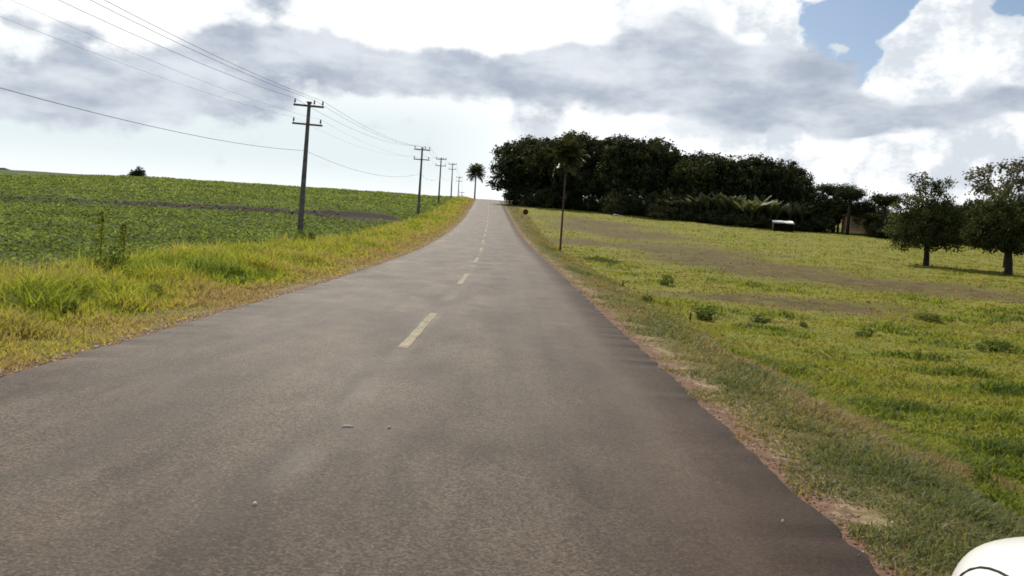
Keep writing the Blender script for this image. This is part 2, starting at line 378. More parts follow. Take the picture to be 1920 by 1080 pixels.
road = link('road', new_mesh('road', np.stack([Sx + XC(Yg), Yg, Zg], -1).reshape(-1, 3), q, 4, ['asphalt'], {'s': (Sg * 3.1).ravel()}))
tag(road, 'narrow two lane asphalt road climbing straight to a crest', kind='structure')
def road_z(s, y): return PROF(y) + .012 + .035 * (1 - (s / 3.1) ** 2)
for k in range(18):
    y0 = 10.6 + 12 * k; L = 4.4; n = 12
    ys = np.linspace(y0, y0 + L, n); w = .064 + .014 * fbm(ys * 6, ys * 0 + k, 2)
    vs = []; 
    for yv, wv in zip(ys, w):
        for sg in (-1, 1): vs.append((float(XC(yv)) + sg * wv, yv, float(road_z(0, yv)) + .004))
    q = [[2*i, 2*i+1, 2*i+3, 2*i+2] for i in range(n - 1)]
    d = link('lane_dash', new_mesh('lane_dash', vs, q, 4, ['lane_paint']), road)

# ------------------------------------------------------------------ grass, crop and other ground cover
def visible(x, y, z, mar=320):
    u, v, d = proj(np.stack([x, y, z], -1)); return (u > -mar) & (u < 1920 + mar) & (v < 1080 + 500) & (d > .5)
def blades(name, x, y, h, w, rnd, mat, lean=.45, sink=.02):
    n = len(x); z = H(x, y) - sink
    az = rng.random(n) * 6.283; la = rng.random(n) * 6.283; ln = h * lean * rng.random(n) ** .7 * 1.3
    sx, sy = np.cos(az) * w * .5, np.sin(az) * w * .5; lx, ly = np.cos(la) * ln, np.sin(la) * ln
    B = np.stack([x, y, z], -1); Wv = np.stack([sx, sy, 0 * sx], -1); Lv = np.stack([lx, ly, 0 * lx], -1)
    up = np.zeros((n, 3)); up[:, 2] = h
    mid = B + up * .55 + Lv * .3; tip = B + up * (1 - .35 * (ln / h / (lean * 1.3 + 1e-6))[:, None] ** 2) + Lv
    vs = np.stack([B - Wv, B + Wv, mid + Wv * .85, mid - Wv * .85, tip], 1).reshape(-1, 3)
    b = np.arange(n)[:, None] * 5
    ff = np.concatenate([b + np.array([[0, 1, 2, 3]]), b + np.array([[3, 2, 4]])], 1).ravel()
    return link(name, new_mesh(name, vs, ff, np.tile([4, 3], n), [mat], {'rnd': np.repeat(np.clip(rnd, 0, 1), 5)}))
def cards_arr(c, nrm, size, asp=1.6):
    n = len(c); nrm = nrm / (np.linalg.norm(nrm, axis=1, keepdims=True) + 1e-9)
    t = rng.normal(size=(n, 3)); t -= nrm * (t * nrm).sum(1, keepdims=True); t /= np.linalg.norm(t, axis=1, keepdims=True) + 1e-9
    b = np.cross(nrm, t); sz = np.asarray(size).reshape(-1, 1) * np.ones((n, 1))
    T, Bv = t * sz * .5 * asp ** .5, b * sz * .5 / asp ** .5; fold = nrm * sz * .12
    return np.stack([c - T, c - T * .1 + Bv + fold, c + T, c - T * .1 - Bv + fold], 1).reshape(-1, 3)
def cards_mesh(name, c, nrm, size, rnd, mat, asp=1.6):
    n = len(c); return new_mesh(name, cards_arr(c, nrm, size, asp), np.arange(4 * n), 4, [mat], {'rnd': np.repeat(np.clip(rnd, 0, 1), 4)})
def scatter(n, s0, s1, y0, y1, p=1.5, lateral=None):
    """points thinning out with distance as y**-p"""
    u = rng.random(n); k = 1 - p
    y = (y0**k + u * (y1**k - y0**k)) ** (1 / k); s = s0 + (s1 - s0) * rng.random(n)
    x = s + XC(y); return x, y, s

# left verge: tall yellow green grass, dry and short towards the asphalt
x, y, s = scatter(210000, -8.2, -3.12, 4, 235, 1.55); t = np.clip((-s - 3.1) / 5, 0, 1)
cl = vnoise(x * 1.7, y * 1.7) + .5; cl2 = fbm(x * .5, y * .5) + .5
keep = visible(x, y, 0 * x) & (rng.random(len(x)) < .25 + .9 * cl + .2 * t) & ((-s - 3.12) > .25 * rng.random(len(x)) ** 2 * (.4 + 2.2 * cl)); x, y, s, t, cl, cl2 = (a[keep] for a in (x, y, s, t, cl, cl2)); d = np.hypot(x, y)
h = (.07 + .46 * sst(t, .06, .6)) * (.35 + 1.05 * cl) * rng.uniform(.5, 1.25, len(x)); h *= np.where(y > 60, 1.1, 1)
rn = .06 + .58 * sst(t, .05, .5) + .75 * (cl2 - .5) + rng.normal(0, .17, len(x)) - .12 * sst(y, 15, 45) + .16 * sst(-y, -18, -6) * t
g1 = blades('verge_grass', x, y, h, (.006 + .0008 * d) * rng.uniform(.7, 1.3, len(x)), rn, 'verge_grass', 1.0)
tag(g1, 'tall yellow green grass along the left verge of the road', 'grass', kind='stuff')
# right verge: short dry and dull green grass on the bank
x, y, s = scatter(190000, 3.10, 6.1, 1.6, 200, 1.75); cl = vnoise(x * 2.3 + 40, y * 2.3) + .5; cl2 = fbm(x * .8 + 9, y * .5) + .5; t = np.clip((s - 3.1) / 2.9, 0, 1)
keep = visible(x, y, 0 * x) & (rng.random(len(x)) < .04 + 1.0 * sst(t + .22 * (cl - .5), .03, .12)); x, y, s, t, cl, cl2 = (a[keep] for a in (x, y, s, t, cl, cl2)); d = np.hypot(x, y)
h = (.045 + .045 * sst(t, .05, .6)) * (.4 + 1.2 * cl) * rng.uniform(.5, 1.4, len(x))
rn = .42 + .24 * sst(t, .0, .2) - .25 * sst(t, .8, 1.0) + 1.1 * (cl2 - .5) + rng.normal(0, .30, len(x))
g2 = blades('bank_grass', x, y, h, (.005 + .0010 * d) * rng.uniform(.7, 1.3, len(x)), rn, 'dry_grass', 1.2)
tag(g2, 'short dry and dull green grass on the right bank of the road', 'grass', kind='stuff')
# right pasture
x, y, s = scatter(430000, 0, 1, 4, 170, 1.3); s = 5.1 + s * (3.5 + .80 * y); x = s + XC(y); cl = vnoise(x * .9, y * .9 + 70) + .5; cl2 = fbm(x * .45 + 30, y * .9, 4) + .5; bm = brownmask(x, y)
keep = visible(x, y, 0 * x) & (s < 8 + y * .95) & (rng.random(len(x)) < .6 + .6 * cl2) & (rng.random(len(x)) > bm * .8); x, y, s, cl, cl2, bm = (a[keep] for a in (x, y, s, cl, cl2, bm)); d = np.hypot(x, y)
h = (.04 + .08 * cl + .10 * sst(cl2, .6, .9)) * rng.uniform(.6, 1.35, len(x)) * (1 - .4 * bm)
rn = .50 + .85 * (cl2 - .5) - .75 * bm + rng.normal(0, .16, len(x)) + .22 * sst(-y, -34, -8) - .14 * sst(y, 40, 90) - .3 * sst(-s, -7.0, -5.6) 
g3 = blades('pasture_grass', x, y, h, (.005 + .0011 * d) * rng.uniform(.7, 1.3, len(x)), rn, 'pasture_grass', 1.3)
tag(g3, 'uneven yellow green grass of the pasture right of the road', 'grass', kind='stuff')
# crop on the left: low leafy plants in rows along the contour
x, y, s = scatter(430000, -95, -7.3, 7, 236, 1.25)
keep = visible(x, y, 0 * x) & (-s < 11 + y * .85) & (rng.random(len(x)) > soilmask(x, y) * 1.15); x, y, s = x[keep], y[keep], s[keep]
row = .55; yr = y - .24 * x; near = y < 70; yr = np.where(near, (np.round(yr / row) + rng.normal(0, .2, len(x))) * row, yr); y = np.maximum(yr + .24 * x, 5)
d = np.hypot(x, y); cl = fbm(x * .35, y * .35 + 50) + .5; hh = (.10 + .30 * cl) * (1 + .0 * d); z = H(x, y) + hh * rng.random(len(x)) ** .6
nr = rng.normal(0, .6, (len(x), 3)); nr[:, 2] = np.abs(nr[:, 2]) + .55
rn = .28 + .55 * (cl - .4) + rng.normal(0, .2, len(x)) + .18 * sst(y, 60, 150)
g4 = link('crop_plants', cards_mesh('crop_plants', np.stack([x, y, z], -1), nr, (.055 + .0017 * d) * rng.uniform(.7, 1.3, len(x)), rn, 'crop_leaf', 1.25))
tag(g4, 'low leafy green crop covering the field left of the road', 'crop', kind='stuff')

# ------------------------------------------------------------------ mesh builder for solid things
class MB:
    def __init__(s): s.v = []; s.f = []
    def add(s, vs, fs):
        b = len(s.v); s.v += [tuple(map(float, p)) for p in vs]; s.f += [tuple(i + b for i in f) for f in fs]; return s
    def box(s, c, d, rot=None, taper=1.0):
        vs = []
        for z in (-.5, .5):
            k = 1 if z < 0 else taper
            for a, b in ((-.5, -.5), (.5, -.5), (.5, .5), (-.5, .5)):
                p = Vector((a * d[0] * k, b * d[1] * k, z * d[2]))
                if rot is not None: p = rot @ p
                vs.append(p + Vector(c))
        return s.add(vs, [(3, 2, 1, 0), (4, 5, 6, 7), (0, 1, 5, 4), (1, 2, 6, 5), (2, 3, 7, 6), (3, 0, 4, 7)])
    def tube(s, path, rad, n=8, cap=True):
        path = [Vector(p) for p in path]; rad = [rad] * len(path) if isinstance(rad, (int, float)) else rad; vs = []; prev = None
        for i, p in enumerate(path):
            t = (path[min(i + 1, len(path) - 1)] - path[max(i - 1, 0)]).normalized()
            ref = prev if prev is not None else (Vector((1, 0, 0)) if abs(t.x) < .8 else Vector((0, 1, 0)))
            a = (ref - t * ref.dot(t)).normalized(); prev = a; b = t.cross(a)
            vs += [p + (a * math.cos(6.28319 * k / n) + b * math.sin(6.28319 * k / n)) * rad[i] for k in range(n)]
        fs = [(i*n + k, i*n + (k+1) % n, (i+1)*n + (k+1) % n, (i+1)*n + k) for i in range(len(path) - 1) for k in range(n)]
        if cap: fs += [tuple(range(n - 1, -1, -1)), tuple((len(path) - 1) * n + k for k in range(n))]
        return s.add(vs, fs)
    def lathe(s, prof, n=16, c=(0, 0, 0), M=None):
        vs = []
        for r_, z in prof:
            for k in range(n):
                p = Vector((r_ * math.cos(6.28319 * k / n), r_ * math.sin(6.28319 * k / n), z))
                vs.append((M @ p if M is not None else p) + Vector(c))
        fs = [(i*n + k, i*n + (k+1) % n, (i+1)*n + (k+1) % n, (i+1)*n + k) for i in range(len(prof) - 1) for k in range(n)]
        return s.add(vs, fs)
    def mesh(s, name, mat, smooth=False):
        me = bpy.data.meshes.new(name); me.from_pydata(s.v, [], s.f); me.update(); me.materials.append(MATS[mat])
        if smooth: me.polygons.foreach_set('use_smooth', [True] * len(me.polygons))
        return me
    def build(s, name, mat, parent=None, smooth=False, loc=None): return link(name, s.mesh(name, mat, smooth), parent, loc)

# ------------------------------------------------------------------ utility poles and their wires
ORD = ['first', 'second', 'third', 'fourth', 'fifth', 'sixth', 'seventh', 'eighth', 'ninth', 'tenth', 'eleventh', 'twelfth', 'thirteenth', 'fourteenth', 'fifteenth', 'sixteenth', 'seventeenth', 'eighteenth', 'nineteenth', 'twentieth', 'twenty-first', 'twenty-second', 'twenty-third', 'twenty-fourth']
PH = 8.7
shaft = MB().box((0, 0, PH / 2 - .3), (.36, .30, PH + .6), taper=.55).mesh('shaft', 'concrete')
arm_t = MB().box((0, -.16, PH - .22), (2.0, .10, .13)).mesh('crossarm', 'crossarm')
arm_l = MB().box((0, -.16, PH - 1.45), (2.0, .10, .12)).mesh('crossarm', 'crossarm')
brace = MB().box((0, 0, PH + .02), (.30, .34, .10)).mesh('pole_cap', 'concrete')
ins_prof = [(0, .0), (.018, .0), (.018, .08), (.05, .09), (.07, .13), (.05, .16), (.062, .2), (.045, .24), (.05, .28), (.03, .33), (0, .34)]
insul = MB().lathe(ins_prof, 10).mesh('insulator', 'porcelain', True)
TOPX = (-.92, .36, .92); LOWX = (-.92, .86)
pole_lbl = ['tall nearest concrete utility pole with two crossarms at the crop edge', 'second nearest utility pole standing by the dark soil bank', 'third nearest utility pole halfway up the field edge',
            'fourth utility pole from the viewer standing on the skyline', 'fifth utility pole from the viewer, small beyond the skyline', 'sixth and farthest tiny utility pole beside the crest palm']
def pole_at(px, d, lean=0.0, dz=0):
    r = ray(px, 400); t = d; p = CAM + r * t; return Vector((p.x, p.y, float(H(p.x, p.y)) + dz))
PB = [pole_at(564, 60), pole_at(784, 112), pole_at(821, 170), pole_at(844, 226), pole_at(857, 286), pole_at(864, 345)]
line_dir = (PB[1] - PB[0]).normalized()
back = [Vector((PB[0].x - 1.2, 4.0, float(H(PB[0].x - 1.2, 4.0)))), Vector((PB[0].x - 2.4, -52, float(H(PB[0].x - 2.4, -52))))]
def make_pole(b, label, lean):
    o = thing('utility_pole', label, 'utility pole', b, R(5), 'utility poles along the left of the road'); o.rotation_euler = (R(.4), lean, R(4))
    link('shaft', shaft, o); link('pole_cap', brace, o)
    for arm, xs, z in ((arm_t, TOPX, PH - .155), (arm_l, LOWX, PH - 1.39)):
        a = link('crossarm', arm, o)
        for ix in xs: link('insulator', insul, a, (ix, -.16, z))
    return o
LEAN = [R(1.6), R(.6), R(.4), R(-.4), R(.3), R(0)]
poles = [make_pole(b, l, a) for b, l, a in zip(PB, pole_lbl, LEAN)]
for b, l in zip(back, ['utility pole standing just left of the viewer, holding the near wires', 'utility pole standing behind the viewer on the left']):
    pass
bpy.context.view_layer.update()
def pole_pt(i, x, z):
    return poles[i].matrix_world @ Vector((x, -.16, z))
# the wires run on to the next pole, left of the picture
pole0 = make_pole(back[0], 'utility pole at the crop edge left of the viewer, outside the picture', R(.5)); bpy.context.view_layer.update()
allp = [pole0] + poles
def wire(x, z, rad, sag, label):
    pts = []
    for a, b in zip(allp[:-1], allp[1:]):
        A = a.matrix_world @ Vector((x, -.16, z)); B = b.matrix_world @ Vector((x, -.16, z))
        for k in range(16):
            t = k / 16; p = A.lerp(B, t); p.z -= sag * 4 * t * (1 - t); pts.append(p)
    pts.append(B)
    o = MB().tube(pts, rad, 5).build('overhead_wire', 'wire'); tag(o, label, 'wire', 'overhead wires between the poles')
for x, nm in zip(TOPX, ('field side', 'middle', 'road side')): wire(x, PH + .19, .0095, .75, 'thin black top wire on the ' + nm + ' insulators of the upper crossarms')
for x, nm in zip(LOWX, ('field side', 'road side')): wire(x, PH - 1.05, .0045, .8, 'thin faint wire on the ' + nm + ' end of the lower crossarms')
wire(0.0, PH - 3.2, .011, .95, 'lowest sagging cable fixed to the pole shafts below the crossarms')

# ------------------------------------------------------------------ trees
def limbs_mb(base_r, trunk_h, tips, wob=.25, n=8):
    mb = MB(); top = Vector((random.uniform(-.2, .2), random.uniform(-.2, .2), trunk_h))
    mb.tube([(0, 0, -.4), (0, 0, .15), (top.x * .4, top.y * .4, trunk_h * .55), top], [base_r * 1.35, base_r * 1.1, base_r * .85, base_r * .7], n)
    for t in tips:
        t = Vector(t); mid = top.lerp(t, .5) + Vector((random.uniform(-wob, wob), random.uniform(-wob, wob), .12 * (t - top).length))
        mb.tube([top - Vector((0, 0, .2)), mid, t], [base_r * .5, base_r * .28, base_r * .08], 5)
    return mb
def crown_pts(lobes, n, tuft=.5, per=26, seed=0):
    """leaf centres gathered in tufts over and inside lobes (x, y, z, rx, ry, rz)"""
    r = np.random.default_rng(seed); L = np.array(lobes, float); vol = (L[:, 3] * L[:, 4] * L[:, 5]) ** .667; k = n // per
    li = r.choice(len(L), k, p=vol / vol.sum()); dr = r.normal(size=(k, 3)); dr /= np.linalg.norm(dr, axis=1, keepdims=True)
    rad = r.uniform(.55, 1.06, k)[:, None]; rad[r.random(k) < .07] *= 1.12
    c = L[li, :3] + dr * L[li, 3:] * rad
    p = np.repeat(c, per, 0) + r.normal(size=(k * per, 3)) * tuft * np.array([1, 1, .75]) * np.repeat(r.uniform(.5, 1.2, k), per)[:, None]
    nr = np.repeat(dr, per, 0) * .5 + r.normal(size=(k * per, 3)) * .8 + np.array([0, 0, .35])
    lob = r.normal(0, .14, len(L)); rn = np.repeat(r.normal(.45, .2, k) + lob[li], per) + r.normal(0, .16, k * per)
    return p, nr, rn
def crown_mesh(name, lobes, n, size, mat, tuft=.5, per=26, seed=0, asp=1.5):
    p, nr, rn = crown_pts(lobes, n, tuft, per, seed); sz = size * np.random.default_rng(seed + 5).uniform(.6, 1.3, len(p))
    return cards_mesh(name, p, nr, sz, rn, mat, asp)
TREE_VAR = []
for v in range(6):
    rr = random.Random(100 + v); lobes = []; tips = []
    for k in range(9):
        a = k * 2.4 + rr.random(); q_ = rr.uniform(1.0, 3.2) * (1 if k else 0); z = rr.uniform(4.2, 8.2) - .35 * q_ + (1.0 if k == 0 else 0)
        lobes.append((q_ * math.cos(a), q_ * math.sin(a), z, rr.uniform(1.5, 2.5), rr.uniform(1.5, 2.5), rr.uniform(1.1, 1.9)))
        tips.append((q_ * .8 * math.cos(a), q_ * .8 * math.sin(a), z - .2))
    for k in range(3): a = rr.random() * 6.28; lobes.append((2.6 * math.cos(a), 2.6 * math.sin(a), rr.uniform(2.4, 3.6), 1.5, 1.5, 1.2))
    top = max(l[2] + l[5] for l in lobes)
    TREE_VAR.append((limbs_mb(.26, 3.0, tips).mesh('trunk', 'bark', True), crown_mesh('crown', lobes, 13000, .29, 'wood_leaf', .36, 26, v), top, 4.2))
def tree(px_c, py_top, width_px, loc, label, v, group=None, name='broadleaf_tree', cat='tree', rz=None):
    tr, cr, top, hw = TREE_VAR[v % len(TREE_VAR)]; d = proj(loc)[2]
    pt = CAM + ray(px_c, py_top) * d; hgt = max(pt.z - loc[2], 1.5); sw = width_px / F * d / (2 * hw)
    o = thing(name, label, cat, loc, random.random() * 6.28 if rz is None else rz, group, (sw, sw, hgt / top))
    link('trunk', tr, o); link('crown', cr, o); return o
def ground_pt(px, d):
    p = CAM + ray(px, 420) * d; return Vector((p.x, p.y, float(H(p.x, p.y)) - .05))
BASE = hermite([930, 1000, 1100, 1200, 1300, 1400, 1500, 1600, 1700, 1920], [383, 389, 397, 408, 416, 426, 434, 443, 452, 470])
TOP = hermite([915, 930, 950, 985, 1010, 1050, 1080, 1140, 1180, 1220, 1260, 1290, 1330, 1430, 1470, 1500, 1525, 1600, 1640], [320, 292, 272, 262, 258, 251, 257, 253, 258, 266, 276, 291, 293, 296, 306, 320, 345, 362, 380])
def depth_base(px):
    p = hit(px, float(BASE(px))); return p.y if p else 225
DB = {}
wood_front = [(962, 82, 0), (1002, 90, -2), (1044, 84, 3), (1086, 88, 0), (1130, 90, 0), (1172, 84, 4), (1212, 86, 0), (1252, 84, 0), (1296, 80, 4), (1338, 82, 0), (1382, 84, 2), (1424, 82, 0), (1462, 70, 2), (1496, 62, 4)]
n_f = len(wood_front)
for i, (px, w, dt) in enumerate(wood_front):
    d = depth_base(px) + 9 + 4 * random.random(); loc = ground_pt(px, d)
    tree(px, float(TOP(px)) + dt + (4 if i % 3 == 1 else 0) + random.uniform(-4, 4), w * 1.3, loc, f'{ORD[i]} dark broadleaf tree from the road crest in the front of the wood', i, 'tall trees of the dark wood')
wood_back = [(985, 74), (1024, 80), (1066, 80), (1108, 84), (1150, 80), (1192, 80), (1232, 84), (1275, 84), (1318, 84), (1360, 84), (1404, 80), (1444, 76), (1480, 70), (1290, 90), (1310, 90)]
for i, (px, w) in enumerate(wood_back):
    d = depth_base(px) + 24 + 8 * random.random(); loc = ground_pt(px, d)
    tree(px, float(TOP(px)) + (2 if i % 2 else -3) + random.uniform(-3, 3), w * 1.4, loc, f'{ORD[i]} dark tree from the left in the back row of the wood', i + 3, 'tall trees of the dark wood')
# understorey shrubs along the wood's foot
SH_VAR = []
for v in range(4):
    rr = random.Random(300 + v); lobes = [(0, 0, 1.5, 1.7, 1.7, 1.5)] + [(1.5 * math.cos(k * 1.3), 1.5 * math.sin(k * 1.3), rr.uniform(.6, 1.5), 1.0, 1.0, .9) for k in range(5)]
    SH_VAR.append((limbs_mb(.1, .5, [l[:3] for l in lobes]).mesh('stem', 'bark', True), crown_mesh('crown', lobes, 3900, .22, 'wood_leaf', .26, 26, 40 + v), 3.1, 2.5))
def shrub(px, py_top, width_px, loc, label, v, mat=None, group='shrubs at the foot of the wood', name='shrub', cat='shrub', var=None):
    st, cr, top, hw = (var or SH_VAR)[v % len(var or SH_VAR)]; d = proj(loc)[2]; pt = CAM + ray(px, py_top) * d; hgt = max(pt.z - loc[2], .12); sw = width_px / F * d / (2 * hw)
    o = thing(name, label, cat, loc, random.random() * 6.28, group, (sw, sw, hgt / top)); link('stem', st, o); link('crown', cr, o); return o
us = [p for p in range(968, 1660, 30) if not 1565 < p < 1650]
for i, px in enumerate(us):
    d = depth_base(px) + 4 + 3 * random.random(); loc = ground_pt(px, d)
    shrub(px, float(BASE(px)) - (random.uniform(30, 48) if px < 1270 or px > 1520 else random.uniform(52, 66)), 62, loc, f'{ORD[i]} dark low shrub from the road crest in the wood\'s shaded foot', i)
for i, px in enumerate(range(1296, 1530, 26)):
    if 1440 < px < 1492: continue
    loc = ground_pt(px, depth_base(px) + .6 * random.random())
    shrub(px, float(BASE(px)) - random.uniform(20, 34), 46, loc, f'{ORD[i]} low dark shrub from the left under the banana leaves', i + 1, group='shrubs under the bananas')
# three rounded dome bushes in front of the wood
DOME = []
for v in range(2):
    lobes = [(0, 0, 1.45, 1.9, 1.9, 1.5), (.9, .3, 1.1, 1.3, 1.3, 1.1), (-.9, -.2, 1.1, 1.3, 1.3, 1.15), (0, 0, .6, 1.9, 1.9, .8)]
    DOME.append((limbs_mb(.12, .4, [l[:3] for l in lobes]).mesh('stem', 'bark', True), crown_mesh('crown', lobes, 6500, .15, 'shrub_leaf', .13, 26, 60 + v), 2.95, 2.2))
for i, (px, pt_, w, pb, lb) in enumerate([(1151, 357, 66, 402, 'dark rounded dome bush, leftmost of three before the wood'), (1199, 350, 56, 404, 'narrow pale olive rounded bush, middle of three before the wood'), (1248, 357, 84, 412, 'broad rounded dome bush, rightmost of three before the wood')]):
    p = hit(px, pb); shrub(px, pt_, w, p - Vector((0, 0, .05)), lb, i, group='rounded bushes before the wood', name='dome_bush', cat='bush', var=DOME)

# banana plants: pale upright arching leaves along the foot of the wood
def banana_mesh(seed):
    r = random.Random(seed); vs = []; rn = []
    nl = 12
    for k in range(nl):
        a = k * 2.4 + r.random() * .6; L = r.uniform(1.8, 2.9); up = r.uniform(.72, .98); wd = r.uniform(.24, .34); sh = r.random() * .8 + .1
        n = 5; cen = []
        for j in range(n + 1):
            t = j / n; rr_ = L * t * math.sqrt(1 - up * up) * (1 + .3 * t) ; z = 1.7 + L * up * (t - .55 * t * t * (1.5 - up)); cen.append(Vector((rr_ * math.cos(a), rr_ * math.sin(a), z)))
        side = Vector((-math.sin(a), math.cos(a), 0))
        for j in range(n):
            w0, w1 = [wd * math.sin(3.14 * min(max((jj / n) * .92 + .06, 0), 1)) ** .6 for jj in (j, j + 1)]
            for sg in (-1, 1):
                vs += [cen[j], cen[j + 1], cen[j + 1] + side * sg * w1 - Vector((0, 0, .1)), cen[j] + side * sg * w0 - Vector((0, 0, .1))]; rn += [sh] * 4
    return new_mesh('leaves', vs, np.arange(len(vs)), 4, ['banana_leaf'], {'rnd': rn})
BAN = [(MB().tube([(0, 0, -.2), (.02, 0, .8), (0, .03, 1.9)], [.17, .13, .09], 8).mesh('stem', 'shrub_leaf' if False else 'timber', True), banana_mesh(s_)) for s_ in (1, 2, 3)]
bp = list(range(1288, 1516, 12))
for i, px in enumerate(bp):
    d = depth_base(px) + 1.0 + 3 * random.random(); loc = ground_pt(px, d)
    o = thing('banana_plant', f'{ORD[i]} pale leaved banana plant from the left along the wood', 'banana plant', loc, random.random() * 6.28, 'banana plants before the wood', [random.uniform(1.25, 1.6)] * 3)
    st, lv = BAN[i % 3]; link('stem', st, o); link('leaves', lv, o)

# flat topped araucaria pines near the house
def araucaria(px, py_top, py_base_d, w_px, label):
    d = py_base_d; loc = ground_pt(px, d); pt = CAM + ray(px, py_top) * d; h = pt.z - loc.z; rw = w_px / F * d / 2
    o = thing('umbrella_pine', label, 'pine tree', loc, .3, 'flat topped pines by the house'); mb = MB(); mb.tube([(0, 0, -.3), (.05, 0, h * .5), (0, .05, h * .97)], [.28, .22, .12], 8); P_ = []; N_ = []
    nb = 11; mb2 = mb
    for k in range(nb):
        a = k * 6.283 / nb + .2; z0 = h * .80 + .15 * (k % 3); e = Vector((rw * .92 * math.cos(a), rw * .92 * math.sin(a), h * .96))
        mb.tube([(0, 0, z0), e * .55 + Vector((0, 0, (z0 + .25) * .45 - .1)), e], [.07, .05, .02], 5)
        for t in np.linspace(.35, 1.0, 6):
            c_ = Vector((e.x * t, e.y * t, z0 + (e.z - z0) * t ** 1.3)); P_.append(rng.normal(size=(60, 3)) * np.array([.42, .42, .30]) * (.6 + .6 * t) + np.array(c_) - np.array([0, 0, .15]))
    mb.build('trunk', 'bark', o, True); p = np.concatenate(P_); nr = rng.normal(size=p.shape)
    link('crown', cards_mesh('crown', p, nr, .24, rng.normal(.35, .2, len(p)), 'wood_leaf', 2.2), o)
araucaria(1563, 347, 150, 62, 'dark umbrella pine with flat crown at the right end of the wood')
araucaria(1590, 356, 142, 44, 'small dark umbrella pine just left of the house')
araucaria(1657, 367, 138, 44, 'lone flat topped umbrella pine against the sky behind the house')

# house half hidden under the trees
hp = hit(1620, 441); hd = hp.y + 2; hl = ground_pt(1620, hd)
house = thing('house', 'small house with terracotta roof half hidden among the trees', 'house', hl, R(-14))
mb = MB(); W_, D_, Hh, th = 6.4, 5.0, 2.75, .18
def wall_panel(mb, x0, x1, z0, z1, yv): mb.box(((x0 + x1) / 2, yv, (z0 + z1) / 2), (x1 - x0, th, z1 - z0))
y0 = -D_ / 2
for seg in ((-3.2, -2.2, 0, Hh), (-2.2, -1.2, 0, .95), (-2.2, -1.2, 2.1, Hh), (-1.2, .2, 0, Hh), (.2, 1.05, 2.1, Hh), (1.05, 1.6, 0, Hh), (1.6, 2.5, 0, .95), (1.6, 2.5, 2.1, Hh), (2.5, 3.2, 0, Hh)): wall_panel(mb, *seg, y0)
mb.box((0, D_ / 2, Hh / 2), (W_, th, Hh)); mb.box((-W_ / 2 + th / 2, 0, Hh / 2), (th, D_ - th, Hh)); mb.box((W_ / 2 - th / 2, 0, Hh / 2), (th, D_ - th, Hh)); mb.build('wall', 'plaster', house)
MB().box((0, y0 - .015 - th / 2, .22), (W_ + .05, .03, .44)).build('plinth', 'sunlit_ochre', house)
dr = MB().box((.625, y0 + .03, 1.04), (.83, .06, 2.08)).build('door', 'sunlit_ochre', house); MB().box((.92, y0 - .03, 1.0), (.04, .07, .14)).build('handle', 'grey_metal', dr)
for xc_ in (-1.7, 2.05):
    wdt = 1.0 if xc_ < 0 else .9; wn_ = MB().box((xc_, y0 + .04, 1.525), (wdt - .02, .03, 1.13)).build('window', 'car_glass', house); f_ = MB()
    for a in (-.5, 0, .5): f_.box((xc_ + a * (wdt - .07), y0, 1.525), (.06, .07, 1.12))
    for b_ in (-.5, .5): f_.box((xc_, y0 - .002, 1.525 + b_ * 1.07), (wdt - .03, .06, .06))
    f_.build('frame', 'timber', wn_)
roof = MB(); rz_ = 1.35; ov = .7; A = (W_ / 2 + ov, D_ / 2 + ov)
pts = [(-A[0], -A[1], Hh), (A[0], -A[1], Hh), (A[0], A[1], Hh), (-A[0], A[1], Hh), (-A[0] + 2.9, 0, Hh + rz_), (A[0] - 2.9, 0, Hh + rz_)]
roof.add([(p[0], p[1], p[2] + .02) for p in pts] + [(p[0], p[1], p[2] + .14) for p in pts], [(3, 2, 1, 0), (6, 7, 11, 10), (7, 8, 11), (8, 9, 10, 11), (9, 6, 10), (0, 1, 7, 6), (1, 2, 8, 7), (2, 3, 9, 8), (3, 0, 6, 9)])
rf = roof.build('roof', 'roof_tile', house)
for k in range(1, 9):
    t = k / 9; yv = -A[1] * (1 - t); hx = A[0] - 2.9 * t; MB().box((0, yv, Hh + .15 + rz_ * t), (2 * hx, .12, .05), Matrix.Rotation(math.atan2(rz_, A[1]), 3, 'X')).build('tile_course', 'roof_tile', rf)
for x_ in (-A[0] + .25, A[0] - .25): MB().box((x_, -A[1] + .2, Hh / 2), (.16, .16, Hh)).build('veranda_post', 'timber', house)

# two spreading trees in the pasture on the right, with denser trees behind them
def field_tree(px, pb, lobes_px, label, n, seed, trunk_r, mat='field_tree_leaf', name='pasture_tree', d=None, size=.16, tuft=.25, fork_px=None, bark='bark', grow=1.0):
    """lobes_px: lobes in photo pixels (x, y, rx, ry, depth offset m) turned into metres at the tree's own distance"""
    base = hit(px, pb) if d is None else ground_pt(px, d); dd = proj(base)[2]; L = []; tips = []
    for x, y, rx, ry, off in lobes_px:
        p = CAM + ray(x, y) * dd - base; rxm, rym = rx / F * dd, ry / F * dd; L.append((p.x, p.y + off, p.z, rxm * grow, max(rxm, .7) * grow, rym * grow)); tips.append((p.x, p.y + off, p.z - rym * .2))
    o = thing(name, label, 'tree', base - Vector((0, 0, .05))); ft = CAM + ray(*fork_px) * dd - base
    mb = MB(); mb.tube([(0, 0, -.4), (0, 0, .1), (ft.x * .5 + .05, 0, ft.z * .5), (ft.x, 0, ft.z)], [trunk_r * 1.5, trunk_r * 1.15, trunk_r, trunk_r * .8], 10)
    for t in tips:
        t = Vector(t); s0 = Vector((ft.x, 0, ft.z - .1)); md = s0.lerp(t, .5) + Vector((random.uniform(-.2, .2), random.uniform(-.2, .2), .15)); mb.tube([s0, md, t], [trunk_r * .5, trunk_r * .3, trunk_r * .1], 6)
    mb.build('trunk', bark, o, True); link('crown', crown_mesh('crown', L, n, size, mat, tuft, 26, seed), o); return o
